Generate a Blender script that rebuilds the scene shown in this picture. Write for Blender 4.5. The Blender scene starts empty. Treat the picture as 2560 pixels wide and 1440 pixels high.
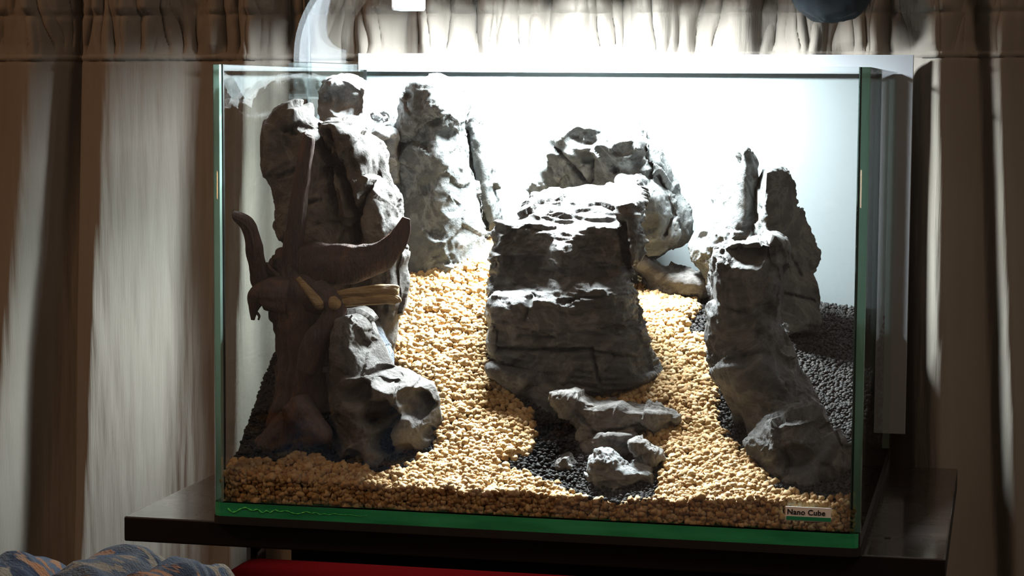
import bpy, bmesh, math, random
import numpy as np
from mathutils import Matrix, Vector

random.seed(7)
rng = np.random.default_rng(11)
S = bpy.context.scene
C = bpy.context.collection
ZO = 0.75                                   # height of the aquarium's underside above the floor

# ------------------------------------------------------------------ camera
CAM = np.array([0.2765, -1.2736, 0.265 + ZO])
YAW, PITCH, ROLL, FPX = 0.2208, -0.0898, 0.0067, 5471.4
fw = np.array([-math.sin(YAW) * math.cos(PITCH), math.cos(YAW) * math.cos(PITCH), math.sin(PITCH)])
_r = np.array([math.cos(YAW), math.sin(YAW), 0.0]); _u = np.cross(_r, fw)
rt = _r * math.cos(ROLL) + _u * math.sin(ROLL)
up = -_r * math.sin(ROLL) + _u * math.cos(ROLL)
cd = bpy.data.cameras.new('camera'); cam = bpy.data.objects.new('camera', cd); C.objects.link(cam)
cd.sensor_width = 36.0; cd.lens = 36.0 * FPX / 2560.0; cd.clip_start = 0.05; cd.clip_end = 50
M = Matrix.Identity(4)
for i in range(3):
    M[i][0], M[i][1], M[i][2], M[i][3] = rt[i], up[i], -fw[i], CAM[i]
cam.matrix_world = M
S.camera = cam

# ------------------------------------------------------------------ world, room light, exposure
w = bpy.data.worlds.new('room_glow'); S.world = w; w.use_nodes = True
w.node_tree.nodes['Background'].inputs[0].default_value = (1.0, 0.74, 0.60, 1)
w.node_tree.nodes['Background'].inputs[1].default_value = 0.12
ld = bpy.data.lights.new('warm_room_lamp', 'AREA'); lo = bpy.data.objects.new('warm_room_lamp', ld); C.objects.link(lo)
ld.energy = 4.5; ld.color = (1.0, 0.50, 0.22); ld.size = 0.25
lo.location = (-1.25, -0.55, ZO + 1.0)
lo.rotation_euler = (Vector((-0.45, 0.40, ZO + 0.2)) - lo.location).to_track_quat('-Z', 'Y').to_euler()
l2 = bpy.data.lights.new('right_fill', 'AREA'); o2 = bpy.data.objects.new('right_fill', l2); C.objects.link(o2)
l2.energy = 4.5; l2.color = (1.0, 0.70, 0.48); l2.size = 0.4  # unseen warm fill, added to brighten the curtain and table on the right
o2.location = (0.95, -0.75, ZO + 1.25)
o2.rotation_euler = (Vector((0.32, 0.36, ZO + 0.05)) - o2.location).to_track_quat('-Z', 'Y').to_euler()
S.view_settings.view_transform = 'Standard'; S.view_settings.look = 'None'
S.view_settings.exposure = 0.0; S.view_settings.gamma = 1.0; S.view_settings.use_curve_mapping = False
S.cycles.use_denoising = True
S.cycles.use_adaptive_sampling = True; S.cycles.adaptive_threshold = 0.08; S.cycles.adaptive_min_samples = 12
S.cycles.transparent_max_bounces = 14
S.cycles.max_bounces = 5
S.cycles.diffuse_bounces = 3
S.cycles.glossy_bounces = 3
S.cycles.sample_clamp_indirect = 6.0
S.cycles.caustics_reflective = False; S.cycles.caustics_refractive = False
LAMP_W = 16.0                               # aquarium lamp

# ------------------------------------------------------------------ helpers
def ray(px, py):
    return fw + rt * (px - 1280) / FPX + up * (720 - py) / FPX
def P(px, py, y):
    d = ray(px, py); return CAM + d * ((y - CAM[1]) / d[1])
def project(p):
    q = np.asarray(p) - CAM; z = q @ fw
    return 1280 + FPX * (q @ rt) / z, 720 - FPX * (q @ up) / z

def tag(o, label=None, cat=None, group=None, kind=None):
    if label: o['label'] = label
    if cat: o['category'] = cat
    if group: o['group'] = group
    if kind: o['kind'] = kind
    return o
def link(name, me, mat=None, parent=None, smooth=True):
    o = bpy.data.objects.new(name, me); C.objects.link(o)
    if mat is not None:
        for m in (mat if isinstance(mat, (list, tuple)) else [mat]): me.materials.append(m)
    if parent: o.parent = parent
    if smooth: me.polygons.foreach_set('use_smooth', np.ones(len(me.polygons), bool))
    return o
def mesh(name, v, f, mat=None, parent=None, smooth=True):
    me = bpy.data.meshes.new(name); me.from_pydata([tuple(map(float, q)) for q in v], [], [tuple(map(int, q)) for q in f]); me.update()
    return link(name, me, mat, parent, smooth)
def mesh_np(name, v, f, mat=None, parent=None, smooth=True):
    """fast: f is an (n,3) or (n,4) array"""
    me = bpy.data.meshes.new(name); k = f.shape[1]
    me.vertices.add(len(v)); me.vertices.foreach_set('co', np.asarray(v, np.float32).ravel())
    me.loops.add(f.size); me.loops.foreach_set('vertex_index', f.astype(np.int32).ravel())
    me.polygons.add(len(f)); me.polygons.foreach_set('loop_start', np.arange(0, f.size, k, dtype=np.int32))
    me.polygons.foreach_set('loop_total', np.full(len(f), k, np.int32))
    me.update(calc_edges=True); me.validate()
    return link(name, me, mat, parent, smooth)
def empty(name, loc=(0, 0, 0)):
    o = bpy.data.objects.new(name, None); C.objects.link(o); o.location = loc; o.empty_display_size = .02; return o
def box(name, lo_, hi, mat, parent=None, bev=0.0, seg=3):
    bm = bmesh.new(); bmesh.ops.create_cube(bm, size=1)
    for v in bm.verts:
        v.co = Vector([(lo_[i] + hi[i]) / 2 + v.co[i] * (hi[i] - lo_[i]) for i in range(3)])
    if bev: bmesh.ops.bevel(bm, geom=bm.edges[:], offset=bev, segments=seg, affect='EDGES', profile=.5)
    me = bpy.data.meshes.new(name); bm.to_mesh(me); bm.free()
    return link(name, me, mat, parent, smooth=False)

# -------- numpy gradient noise
_perm = np.random.default_rng(3).permutation(256); _perm = np.concatenate([_perm, _perm, _perm])
_g = np.random.default_rng(5).normal(size=(256, 3)); _g /= np.linalg.norm(_g, axis=1)[:, None]
def pn(p):
    p = np.asarray(p, float); i = np.floor(p).astype(int); f = p - i; i &= 255
    u = f * f * f * (f * (f * 6 - 15) + 10); r = 0
    for dx in (0, 1):
        wx = u[:, 0] if dx else 1 - u[:, 0]
        for dy in (0, 1):
            wy = u[:, 1] if dy else 1 - u[:, 1]
            for dz in (0, 1):
                wz = u[:, 2] if dz else 1 - u[:, 2]
                h = _perm[_perm[_perm[i[:, 0] + dx] + i[:, 1] + dy] + i[:, 2] + dz] & 255
                r = r + wx * wy * wz * ((f - np.array([dx, dy, dz])) * _g[h]).sum(1)
    return r * 1.5
def fbm(p, o=3):
    r = 0; a = 1.0
    for k in range(o): r = r + a * pn(p * 2 ** k + 17.3 * k); a *= .5
    return r
def ridged(p, o=3):
    r = 0; a = 1.0
    for k in range(o): r = r + a * (1 - 2 * np.abs(pn(p * 1.9 ** k + 9.1 * k))); a *= .5
    return r

def chisel(p, seed=0, slope=.9):
    """broken-stone facets: every cell of a jittered lattice is a tilted plane"""
    i0 = np.floor(p).astype(int); best = np.full(len(p), 1e9); val = np.zeros(len(p))
    rs = np.random.default_rng(seed + 100); tab = rs.uniform(0, 1, (4096, 3)); tl = rs.uniform(-slope, slope, (4096, 3)); of = rs.uniform(-.5, .5, 4096)
    for dx in (-1, 0, 1):
        for dy in (-1, 0, 1):
            for dz in (-1, 0, 1):
                c = i0 + np.array([dx, dy, dz]); h = (c[:, 0] * 73856093 ^ c[:, 1] * 19349663 ^ c[:, 2] * 83492791) & 4095
                q = p - c - tab[h]; d = (q * q).sum(1); m = d < best
                best = np.where(m, d, best); val = np.where(m, of[h] + (q * tl[h]).sum(1), val)
    return val

# -------- materials
def nodes(name):
    m = bpy.data.materials.new(name); m.use_nodes = True; nt = m.node_tree
    return m, nt, nt.nodes['Principled BSDF'], nt.nodes['Material Output']
def ramp(nt, fac, stops):
    r = nt.nodes.new('ShaderNodeValToRGB'); e = r.color_ramp.elements
    while len(e) < len(stops): e.new(.5)
    for k, (p, c) in enumerate(stops): e[k].position = p; e[k].color = (*c, 1)
    nt.links.new(fac, r.inputs[0]); return r.outputs[0]
def noise(nt, scale, detail=4, rough=.55, vec=None, dist=0):
    n = nt.nodes.new('ShaderNodeTexNoise'); n.inputs['Scale'].default_value = scale; n.inputs['Detail'].default_value = detail
    n.inputs['Roughness'].default_value = rough; n.inputs['Distortion'].default_value = dist
    if vec is not None: nt.links.new(vec, n.inputs['Vector'])
    return n
def objvec(nt, scale=(1, 1, 1)):
    t = nt.nodes.new('ShaderNodeTexCoord'); m = nt.nodes.new('ShaderNodeMapping'); m.inputs['Scale'].default_value = scale
    nt.links.new(t.outputs['Object'], m.inputs[0]); return m.outputs[0]
def bump(nt, h, b, strength, dist):
    n = nt.nodes.new('ShaderNodeBump'); n.inputs['Strength'].default_value = strength; n.inputs['Distance'].default_value = dist
    nt.links.new(h, n.inputs['Height']); nt.links.new(n.outputs[0], b.inputs['Normal'])
def plain(name, col, rough=.6, metal=0, spec=.5):
    m, nt, b, o = nodes(name); b.inputs['Base Color'].default_value = (*col, 1); b.inputs['Roughness'].default_value = rough
    b.inputs['Metallic'].default_value = metal; b.inputs['Specular IOR Level'].default_value = spec; return m
def glass(name, tint, f0=.04, rough=0.0):
    """thin clear sheet: what is not mirrored goes straight through"""
    m, nt, b, o = nodes(name); nt.nodes.remove(b)
    lw = nt.nodes.new('ShaderNodeLayerWeight'); lw.inputs[0].default_value = .5
    p5 = nt.nodes.new('ShaderNodeMath'); p5.operation = 'POWER'; p5.inputs[1].default_value = 5
    ma = nt.nodes.new('ShaderNodeMath'); ma.operation = 'MULTIPLY_ADD'; ma.inputs[1].default_value = 1 - f0; ma.inputs[2].default_value = f0
    nt.links.new(lw.outputs['Facing'], p5.inputs[0]); nt.links.new(p5.outputs[0], ma.inputs[0])
    tr = nt.nodes.new('ShaderNodeBsdfTransparent'); tr.inputs[0].default_value = (*tint, 1)
    gl = nt.nodes.new('ShaderNodeBsdfGlossy'); gl.inputs['Roughness'].default_value = rough
    mx = nt.nodes.new('ShaderNodeMixShader')
    nt.links.new(ma.outputs[0], mx.inputs[0]); nt.links.new(tr.outputs[0], mx.inputs[1]); nt.links.new(gl.outputs[0], mx.inputs[2])
    nt.links.new(mx.outputs[0], o.inputs['Surface']); return m

def rock_mat(name, dark, mid, light, vein=.0, rough=.78):
    m, nt, b, o = nodes(name); v = objvec(nt)
    n1 = noise(nt, 28, 6, .6, v, .6); n2 = noise(nt, 160, 5, .65, v)
    mx = nt.nodes.new('ShaderNodeMix'); mx.data_type = 'FLOAT'; mx.inputs[0].default_value = .45
    nt.links.new(n1.outputs[0], mx.inputs[2]); nt.links.new(n2.outputs[0], mx.inputs[3])
    c = ramp(nt, mx.outputs[0], [(.30, dark), (.5, mid), (.70, light)])
    if vein:
        n3 = noise(nt, 30, 5, .65, v, .8)
        rr = ramp(nt, n3.outputs[0], [(.44, (0, 0, 0)), (.5, (vein * .45,) * 3), (.56, (0, 0, 0))])
        m2 = nt.nodes.new('ShaderNodeMix'); m2.data_type = 'RGBA'; m2.inputs[7].default_value = (.62, .63, .62, 1)
        nt.links.new(rr, m2.inputs[0]); nt.links.new(c, m2.inputs[6]); c = m2.outputs[2]
    nt.links.new(c, b.inputs['Base Color']); b.inputs['Roughness'].default_value = rough; b.inputs['Specular IOR Level'].default_value = .35
    n4 = noise(nt, 420, 6, .7, v); bump(nt, n4.outputs[0], b, .85, .002); return m

M_rock = rock_mat('grey_limestone', (0.082, 0.08528, 0.08692), (0.1476, 0.1533, 0.1558), (0.2624, 0.2665, 0.2665), .5)
M_rock_warm = rock_mat('brownish_grey_stone', (0.0533, 0.04756, 0.04182), (0.0984, 0.08938, 0.082), (0.1722, 0.1615, 0.1517), .3)
M_rock_dark = rock_mat('dark_layered_stone', (.030, .0295, .030), (.060, .058, .056), (.125, .122, .120), .3, .5)
M_rock_pale = rock_mat('pale_grey_stone', (0.1394, 0.1435, 0.1476), (0.2378, 0.246, 0.2542), (0.3772, 0.3854, 0.3854), .5)
M_rock_tan = rock_mat('tan_grey_stone', (0.0697, 0.06396, 0.0574), (0.1312, 0.1214, 0.1115), (0.2378, 0.2255, 0.2091), .35)
M_rock_mid = rock_mat('mid_grey_limestone', (.050, .054, .054), (.092, .099, .099), (.17, .178, .176), .4)
M_rock_blue = rock_mat('blue_grey_stone', (.10, .12, .15), (.18, .21, .25), (.28, .30, .34))

# ------------------------------------------------------------------ the room
M_wall = plain('dark_red_wall', (.10, .03, .03), .8)
M_floor, nt, b, o = nodes('brown_floor'); n = noise(nt, 6, 4, .6, objvec(nt, (1, 8, 1)))
nt.links.new(ramp(nt, n.outputs[0], [(.3, (.08, .045, .025)), (.7, (.15, .09, .05))]), b.inputs['Base Color']); b.inputs['Roughness'].default_value = .5
tag(box('floor', (-2.2, -2.6, -.05), (2.2, .56, 0), M_floor), 'brown floor under the table', None, None, 'structure')
tag(box('wall_back', (-2.2, .56, 0), (2.2, .62, 2.3), M_wall), 'dark red wall behind the curtain', None, None, 'structure')

# ------------------------------------------------------------------ curtain
YC = .370
def curtain():
    top_py, bot_py = -90, 1700
    cols = [(-1150, -1150, 0), (-1040, -1050, .02), (-930, -940, -.018), (-830, -840, .018), (-720, -730, -.018), (-620, -630, .018), (-520, -530, -.016), (-420, -420, .016), (-360, -370, -.016), (-300, -330, .02), (-180, -220, -.018), (-90, -130, .018), (-20, -70, -.012), (97, 0, .020), (168, 68, -.014), (200, 186, -.020), (207, 193, .004), (250, 215, .012), (292, 236, .022),
            (380, 320, .004), (472, 400, -.014), (540, 480, -.008), (600, 560, .002), (636, 606, .020), (722, 700, -.014), (790, 770, .016), (860, 850, -.012),
            (930, 930, .014), (1010, 1000, -.012), (1080, 1090, .014), (1170, 1170, -.012), (1260, 1260, .013), (1350, 1350, -.012), (1450, 1440, .014), (1540, 1540, -.012),
            (1640, 1640, .014), (1740, 1730, -.013), (1840, 1840, .014), (1930, 1930, -.012), (2020, 2020, .013), (2110, 2120, -.012), (2185, 2190, .008), (2225, 2225, -.012), (2262, 2262, .006),
            (2286, 2275, .020), (2300, 2290, .030), (2354, 2350, .045), (2400, 2420, .020), (2450, 2490, .004), (2502, 2540, .028), (2540, 2600, -.002), (2620, 2680, -.020), (2690, 2740, .018), (2780, 2820, -.018), (2900, 2900, .018), (3020, 3000, -.018), (3130, 3120, .018), (3240, 3240, -.018), (3350, 3340, .018), (3470, 3470, -.018), (3580, 3580, .018), (3700, 3700, 0)]
    cols = np.array(cols, float)
    xt = np.array([P(c, 200, YC)[0] for c in cols[:, 0]]); xb = np.array([P(c, 1300, YC)[0] for c in cols[:, 1]])
    z_t, z_b = P(1280, 200, YC)[2], P(1280, 1300, YC)[2]
    zs_hi = P(1280, top_py, YC)[2]
    nx = 900; zz = np.concatenate([np.linspace(.03, P(1280, 1450, YC)[2], 14, endpoint=False), np.linspace(P(1280, 1450, YC)[2], P(1280, 330, YC)[2], 70, endpoint=False), np.linspace(P(1280, 330, YC)[2], zs_hi, 150)])
    U = np.linspace(0, len(cols) - 1, nx * 2)
    k = np.arange(len(cols))
    V = []
    for z in zz:
        t = np.clip((z_t - z) / (z_t - z_b), -.4, 1.3)
        x = np.interp(U, k, xt + (xb - xt) * t); d = np.interp(U, k, cols[:, 2])
        # round the crests
        ker = np.hanning(37); ker /= ker.sum(); d = np.convolve(np.pad(d, 18, 'edge'), ker, 'valid')
        x2 = np.convolve(np.pad(x, 18, 'edge'), ker, 'valid')
        V.append(np.stack([x2, YC - d, np.full_like(x, z)], 1))
    V = np.array(V); nr, nc = V.shape[:2]; F = V.reshape(-1, 3)
    px, py = project(F); py0 = py - (px - 1280) * -.004
    x, z = F[:, 0], F[:, 2]
    dz = np.zeros(len(F))
    # slow waviness and soft puckers of the hanging cloth
    dz += .004 * fbm(np.stack([x * 14, z * 3, z * 0 + 2], 1), 2)
    dz += .0008 * fbm(np.stack([x * 150, z * 14, z * 0 + 4], 1), 2)
    head = np.clip((148 - py0) / 40, 0, 1); gather = np.exp(-((py0 - 34) / 9) ** 2); upper = np.clip((34 - py0) / 20, 0, 1)
    zg = P(1280, 34, YC)[2]; hgt = np.clip((zg - z) / .025, -1.2, 1)
    sl = x + .011 * hgt * pn(np.stack([x * 26, z * 0, z * 0 + 6], 1)) + .004 * pn(np.stack([x * 60, z * 30, z * 0 + 9], 1))
    ruf = np.abs(pn(np.stack([sl * 34, z * 2, z * 0 + 1], 1))) ** .7
    ruf2 = np.abs(pn(np.stack([sl * 85 + 5, z * 6, z * 0 + 3], 1))) ** .7
    dz += head * (.020 * (ruf - .35) + .009 * (ruf2 - .35)) * (1 - .35 * gather)
    dz += -gather * .002 + upper * (.0005 + .012 * (np.abs(pn(np.stack([x * 48, z * 8, z * 0 + 8], 1))) - .2))
    dz += .0022 * np.exp(-((py0 - 140) / 4.0) ** 2) - .0016 * np.exp(-((py0 - 149) / 4.0) ** 2)     # stitched seam
    F[:, 1] -= dz
    idx = np.arange(nr * nc).reshape(nr, nc)
    f = np.stack([idx[:-1, :-1], idx[:-1, 1:], idx[1:, 1:], idx[1:, :-1]], -1).reshape(-1, 4)
    m, nt, b, o = nodes('cream_cotton')
    v = objvec(nt, (700, 700, 28)); n1 = noise(nt, 1, 3, .6, v); n2 = noise(nt, 5, 3, .5, objvec(nt))
    nt.links.new(ramp(nt, n2.outputs[0], [(.3, (.175, .158, .134)), (.7, (.205, .189, .162))]), b.inputs['Base Color'])
    b.inputs['Roughness'].default_value = .9; b.inputs['Specular IOR Level'].default_value = .15; b.inputs['Sheen Weight'].default_value = .1
    bump(nt, n1.outputs[0], b, .2, .002)
    c = mesh_np('curtain', F, f, m)
    s = c.modifiers.new('thickness', 'SOLIDIFY'); s.thickness = .0012; s.offset = 1
    tag(c, 'cream gathered curtain with a ruffled heading, hanging behind the aquarium', 'curtain')
    zr = P(1280, 20, YC)[2]
    return c
curtain()
# rod the curtain is gathered on
def tube(name, pts, rad, mat, parent=None, seg=16, cap=True):
    pts = np.array(pts, float); rad = np.broadcast_to(np.asarray(rad, float), (len(pts),))
    T = np.gradient(pts, axis=0); T /= np.linalg.norm(T, axis=1)[:, None]
    a = np.array([0, 0, 1.0]) if abs(T[0][2]) < .9 else np.array([1.0, 0, 0]); n0 = np.cross(T[0], a); n0 /= np.linalg.norm(n0)
    V = []
    for p, t, r in zip(pts, T, rad):
        n0 = n0 - t * (n0 @ t); n0 /= np.linalg.norm(n0); b0 = np.cross(t, n0)
        for k in range(seg):
            th = 2 * math.pi * k / seg; V.append(p + r * (math.cos(th) * n0 + math.sin(th) * b0))
    f = [(i * seg + k, i * seg + (k + 1) % seg, (i + 1) * seg + (k + 1) % seg, (i + 1) * seg + k) for i in range(len(pts) - 1) for k in range(seg)]
    if cap: f += [tuple(range(seg))[::-1], tuple((len(pts) - 1) * seg + k for k in range(seg))]
    return mesh(name, V, f, mat, parent)

# black cable hanging down beside the panel
cab = [P(768, py, .338 - .002 * math.sin(py / 200)) + np.array([.0012 * math.sin(py / 130), 0, 0]) for py in range(-120, 1180, 40)]
cab += [cab[-1] + np.array([.0, .0, -.02 * k]) for k in range(1, 36) if cab[-1][2] - .02 * k > .004]
M_black = plain('black_rubber', (.012, .012, .013), .5)
tag(tube('power_cable', cab, .0019, M_black), 'thin black cable hanging straight down in front of the curtain', 'cable')

# ------------------------------------------------------------------ table
M_lam, nt, b, o = nodes('black_brown_laminate'); n = noise(nt, 9, 5, .6, objvec(nt, (3, 40, 40)))
nt.links.new(ramp(nt, n.outputs[0], [(.35, (.012, .009, .008)), (.7, (.03, .022, .019))]), b.inputs['Base Color'])
n = noise(nt, 30, 4, .6, objvec(nt)); nt.links.new(ramp(nt, n.outputs[0], [(.3, (.22,) * 3), (.75, (.36,) * 3)]), b.inputs['Roughness']); b.inputs['Specular IOR Level'].default_value = .6; b.inputs['Coat Weight'].default_value = 1; b.inputs['Coat Roughness'].default_value = .1; b.inputs['Coat IOR'].default_value = 1.7
TZ = ZO - .005
tb = tag(empty('side_table', (0, .165, 0)), 'black-brown laminate side table carrying the aquarium', 'table')
def child(o, p): o.parent = p; o.matrix_parent_inverse = Matrix.Translation(-p.location); return o
M_lam_edge = plain('black_brown_edge_band', (.010, .0075, .0065), .6, 0, .2)
tt = child(box('table_top', (-.2618, .0065, TZ - .0158), (.2490, .3245, TZ), [M_lam, M_lam_edge], None, .0012), tb)
for p_ in tt.data.polygons: p_.material_index = 0 if p_.normal.z > .5 else 1
child(box('apron', (-.158, .028, TZ - .105), (.225, .046, TZ - .0158), M_lam_edge, None, .001), tb)
lx0, lx1 = P(626, 1400, .03)[0], P(640, 1400, .03)[0]
for x0, x1 in ((lx0, lx1), (.226, .2295)):
    for y0, y1 in ((.022, .05), (.285, .313)):
        child(box('leg', (x0, y0, 0), (x1, y1, TZ - .0158), M_lam, None, .0008), tb)
tri = [P(640, 1386, .03), P(662, 1364, .03), P(662, 1372, .03), P(640, 1396, .03)]
v = [(p[0], .028 + k * .01, p[2]) for k in (0, 1) for p in tri]
child(mesh('corner_brace', v, [(0, 1, 2, 3), (7, 6, 5, 4), (0, 4, 5, 1), (1, 5, 6, 2), (2, 6, 7, 3), (3, 7, 4, 0)], M_lam, None, False), tb)
_d = ray(2219, 1345); _c = CAM + _d * ((TZ - CAM[2]) / _d[2])
child(box('chip_mark', (_c[0] - .0018, _c[1] - .002, TZ - .0001), (_c[0] + .0018, _c[1] + .002, TZ + .0006), M_black, None, .0002), tb)

# ------------------------------------------------------------------ aquarium
W2, D, H = .20, .32, .28; T = .005; R = .006; BZ = .0085
M_glass = glass('clear_glass', (.975, .99, .982))
M_gcorner = glass('bent_corner_glass', (.74, .93, .86), .06)
M_edge, nt, b, o = nodes('green_glass_edge')
b.inputs['Base Color'].default_value = (.40, .62, .54, 1); b.inputs['Roughness'].default_value = .12; b.inputs['Transmission Weight'].default_value = .4; b.inputs['IOR'].default_value = 1.45
M_base, nt, b, o = nodes('green_base_glass')
n = noise(nt, 60, 3, .5, objvec(nt, (.25, 1, 1.2)))
nt.links.new(ramp(nt, n.outputs[0], [(.35, (.012, .26, .10)), (.7, (.045, .50, .22))]), b.inputs['Base Color'])
b.inputs['Roughness'].default_value = .08; b.inputs['Transmission Weight'].default_value = .12
M_sil = plain('black_silicone', (.008, .009, .009), .35)
aq = tag(empty('aquarium', (0, D / 2, ZO)), 'frameless glass aquarium with green-tinted edges and rounded front corners', 'aquarium')
def plan(r_out, inset=0.0, seg=10):
    """outline of the tank in plan, front corners rounded, counter-clockwise from the back left"""
    x1 = W2 - inset; y0 = inset; y1 = D - inset; r = max(r_out - inset, .002)
    pts = [(-x1, y1)]
    for k in range(seg + 1):
        a = math.pi + math.pi / 2 * k / seg; pts.append((-x1 + r + r * math.cos(a), y0 + r + r * math.sin(a)))
    for k in range(seg + 1):
        a = 1.5 * math.pi + math.pi / 2 * k / seg; pts.append((x1 - r + r * math.cos(a), y0 + r + r * math.sin(a)))
    pts.append((x1, y1)); return pts
def slab(name, pts, z0, z1, mat, parent, bev=0):
    n = len(pts); v = [(x, y, z0) for x, y in pts] + [(x, y, z1) for x, y in pts]
    f = [tuple(range(n))[::-1], tuple(range(n, 2 * n))] + [(k, (k + 1) % n, n + (k + 1) % n, n + k) for k in range(n)]
    o = mesh(name, v, f, mat, None, False)
    return child(o, parent) if parent else o
bp = slab('base_pane', plan(R), ZO, ZO + BZ, [M_base, M_sil], aq)
for p_ in bp.data.polygons: p_.material_index = 1 if (p_.normal.x > .8 or p_.normal.y > .8) else 0
def pane(name, lo_, hi, axis):
    """clear box whose narrow faces get the green edge"""
    o = box(name, lo_, hi, [M_glass, M_edge], None)
    for p in o.data.polygons:
        p.material_index = 0 if abs(p.normal[axis]) > .9 else 1
    return child(o, aq)
z0, z1 = ZO + BZ, ZO + H
pane('front_pane', (-W2 + R, 0, z0), (W2 - R, T, z1), 1)
pane('back_pane', (-W2 + T, D - T, z0), (W2 - T, D, z1), 1)
pane('left_pane', (-W2, R, z0), (-W2 + T, D, z1), 0)
pane('right_pane', (W2 - T, R, z0), (W2, D, z1), 0)
for s in (-1, 1):
    n = 10; v = []
    for z in (z0, z1):
        for r in (R, R - T):
            for k in range(n + 1):
                a = 1.5 * math.pi + math.pi / 2 * k / n * s
                v.append((s * (W2 - R) + r * math.cos(a), R + r * math.sin(a), z))
    m = n + 1; f = []
    for k in range(n):
        f += [(k, k + 1, 2 * m + k + 1, 2 * m + k), (m + k, 3 * m + k, 3 * m + k + 1, m + k + 1), (2 * m + k, 2 * m + k + 1, 3 * m + k + 1, 3 * m + k), (k, m + k, m + k + 1, k + 1)]
    child(mesh('bent_corner', v, f, M_gcorner, None, True), aq)
    x = s * (W2 - T)
    child(box('silicone_seam', (min(x, x - s * .0016), R - .001, z0), (max(x, x - s * .0016), R + .0012, z1), M_sil), aq)
    child(box('silicone_seam', (min(x, x - s * .002), D - T - .002, z0), (max(x, x - s * .002), D - T, z1), M_sil), aq)
# thin bright green tube, wobbling along the lower front edge
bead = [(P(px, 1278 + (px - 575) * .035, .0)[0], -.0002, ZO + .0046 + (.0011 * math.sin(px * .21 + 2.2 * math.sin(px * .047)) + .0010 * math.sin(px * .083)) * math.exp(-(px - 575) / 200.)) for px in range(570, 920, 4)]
M_bead = plain('bright_green', (.10, .75, .16), .12)
child(tube('green_squiggle', bead, [.00045 * (1 + .6 * math.sin(k * 1.9)) * (1 - k / 110.) for k in range(len(bead))], M_bead, None, 8), aq)
# sticker on the front pane
sx0, sx1 = P(1964, 1285, 0)[0], P(2078, 1285, 0)[0]; sz1, sz0 = P(2020, 1268, 0)[2], P(2020, 1303, 0)[2]
st = child(box('label_sticker', (sx0, -.0006, sz0), (sx1, -.0001, sz1), plain('frosted_white_film', (.85, .88, .85), .5)), aq)
st['label'] = 'small white and green sticker on the lower front glass'
M_grn = plain('green_print', (.01, .27, .13), .5); M_ink = plain('black_print', (.012, .014, .016), .5)
def sub(o, p): o.parent = p; o.matrix_parent_inverse = (p.matrix_parent_inverse @ Matrix.Identity(4)).copy(); o.matrix_parent_inverse = Matrix.Translation(-aq.location) @ Matrix.Identity(4); o.parent = p; o.matrix_parent_inverse = (Matrix.Translation(aq.location) @ p.matrix_parent_inverse @ p.matrix_basis).inverted(); return o
sub(box('green_stripe', (sx0 + .0005, -.0009, sz0 + .0004), (sx1, -.0006, sz0 + (sz1 - sz0) * .32), M_grn), st)
tc = bpy.data.curves.new('lettering', 'FONT'); tc.body = 'Nano Cube'; tc.size = .0078; tc.extrude = .00012; tc.offset = .00012; tc.space_character = 1.05
tmp = bpy.data.objects.new('lettering_src', tc); C.objects.link(tmp)
dg = bpy.context.evaluated_depsgraph_get(); me = bpy.data.meshes.new_from_object(tmp.evaluated_get(dg)); bpy.data.objects.remove(tmp)
wid = max(v.co.x for v in me.vertices); sc_ = (sx1 - sx0) * .84 / wid
for v in me.vertices:
    v.co = Vector((sx0 + .0009 + v.co.x * sc_, -.0008 - v.co.z, sz0 + (sz1 - sz0) * .46 + v.co.y * sc_ * .98))
sub(link('lettering', me, M_ink, None, False), st)

slabm = slab('foam_mat', plan(R, -.0005), TZ, ZO, plain('black_foam', (.010, .010, .011), .9), None)
tag(slabm, 'thin black foam mat between the aquarium and the table top', 'mat')

# white background panel on the tank's rear
M_panel = plain('white_foam_board', (.19, .205, .22), .75)
tag(box('background_panel', (-.2019, D + .0015, ZO + .019), (.2112, D + .0045, ZO + .2925), M_panel, None, .0004), 'plain white board standing behind the rear glass, wider than the tank', 'panel')

# ------------------------------------------------------------------ aquarium lamp
lamp = tag(empty('aquarium_lamp', (-W2, .23, ZO + H)), 'aquarium lamp on a clear curved acrylic arm clamped to the tank side', 'lamp')
M_acr = glass('clear_acrylic', (.965, .98, .98), .03, 0.0)
ya, yb = .176, .286; TH = .004
prof = [(-.2025, .262), (-.2025, .288)]
for k in range(1, 15):
    a = math.pi / 2 * k / 14; prof.append((-.2025 + .066 * (1 - math.cos(a)), .288 + .066 * math.sin(a)))
prof = np.array(prof); tg = np.gradient(prof, axis=0); tg /= np.linalg.norm(tg, axis=1)[:, None]; nn = np.stack([-tg[:, 1], tg[:, 0]], 1)
outl = np.concatenate([prof + nn * TH / 2, (prof - nn * TH / 2)[::-1]]); n = len(outl); m = n // 2
def extr(name, outl, ya, yb, mat, par):
    n = len(outl); v = [(x, ya, ZO + z) for x, z in outl] + [(x, yb, ZO + z) for x, z in outl]
    mm = n // 2; f = [(k, (k + 1) % n, n + (k + 1) % n, n + k) for k in range(n)]
    for off in (0, n):
        for k in range(mm - 1): f.append((off + k, off + k + 1, off + n - 2 - k, off + n - 1 - k))
    return child(mesh(name, v, f, mat, None, True), par)
a_ = extr('curved_arm', outl, ya, yb, M_acr, lamp); a_.modifiers.new('es', 'EDGE_SPLIT')
for x0, x1, zz0 in ((-.2085, -.2050, .258), (-.1945, -.1915, .260)):
    child(box('clamp_plate', (x0, ya, ZO + zz0), (x1, yb, ZO + .284), M_acr, None, .0006), lamp)
child(box('clamp_bridge', (-.2045, ya, ZO + .2805), (-.1915, yb, ZO + .284), M_acr, None, .0006), lamp)
for y in (ya + .012, yb - .012):
    child(tube('clamp_screw', [(-.1915, y, ZO + .268), (-.184, y, ZO + .268)], .0035, M_acr, None, 20), lamp)
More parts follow.
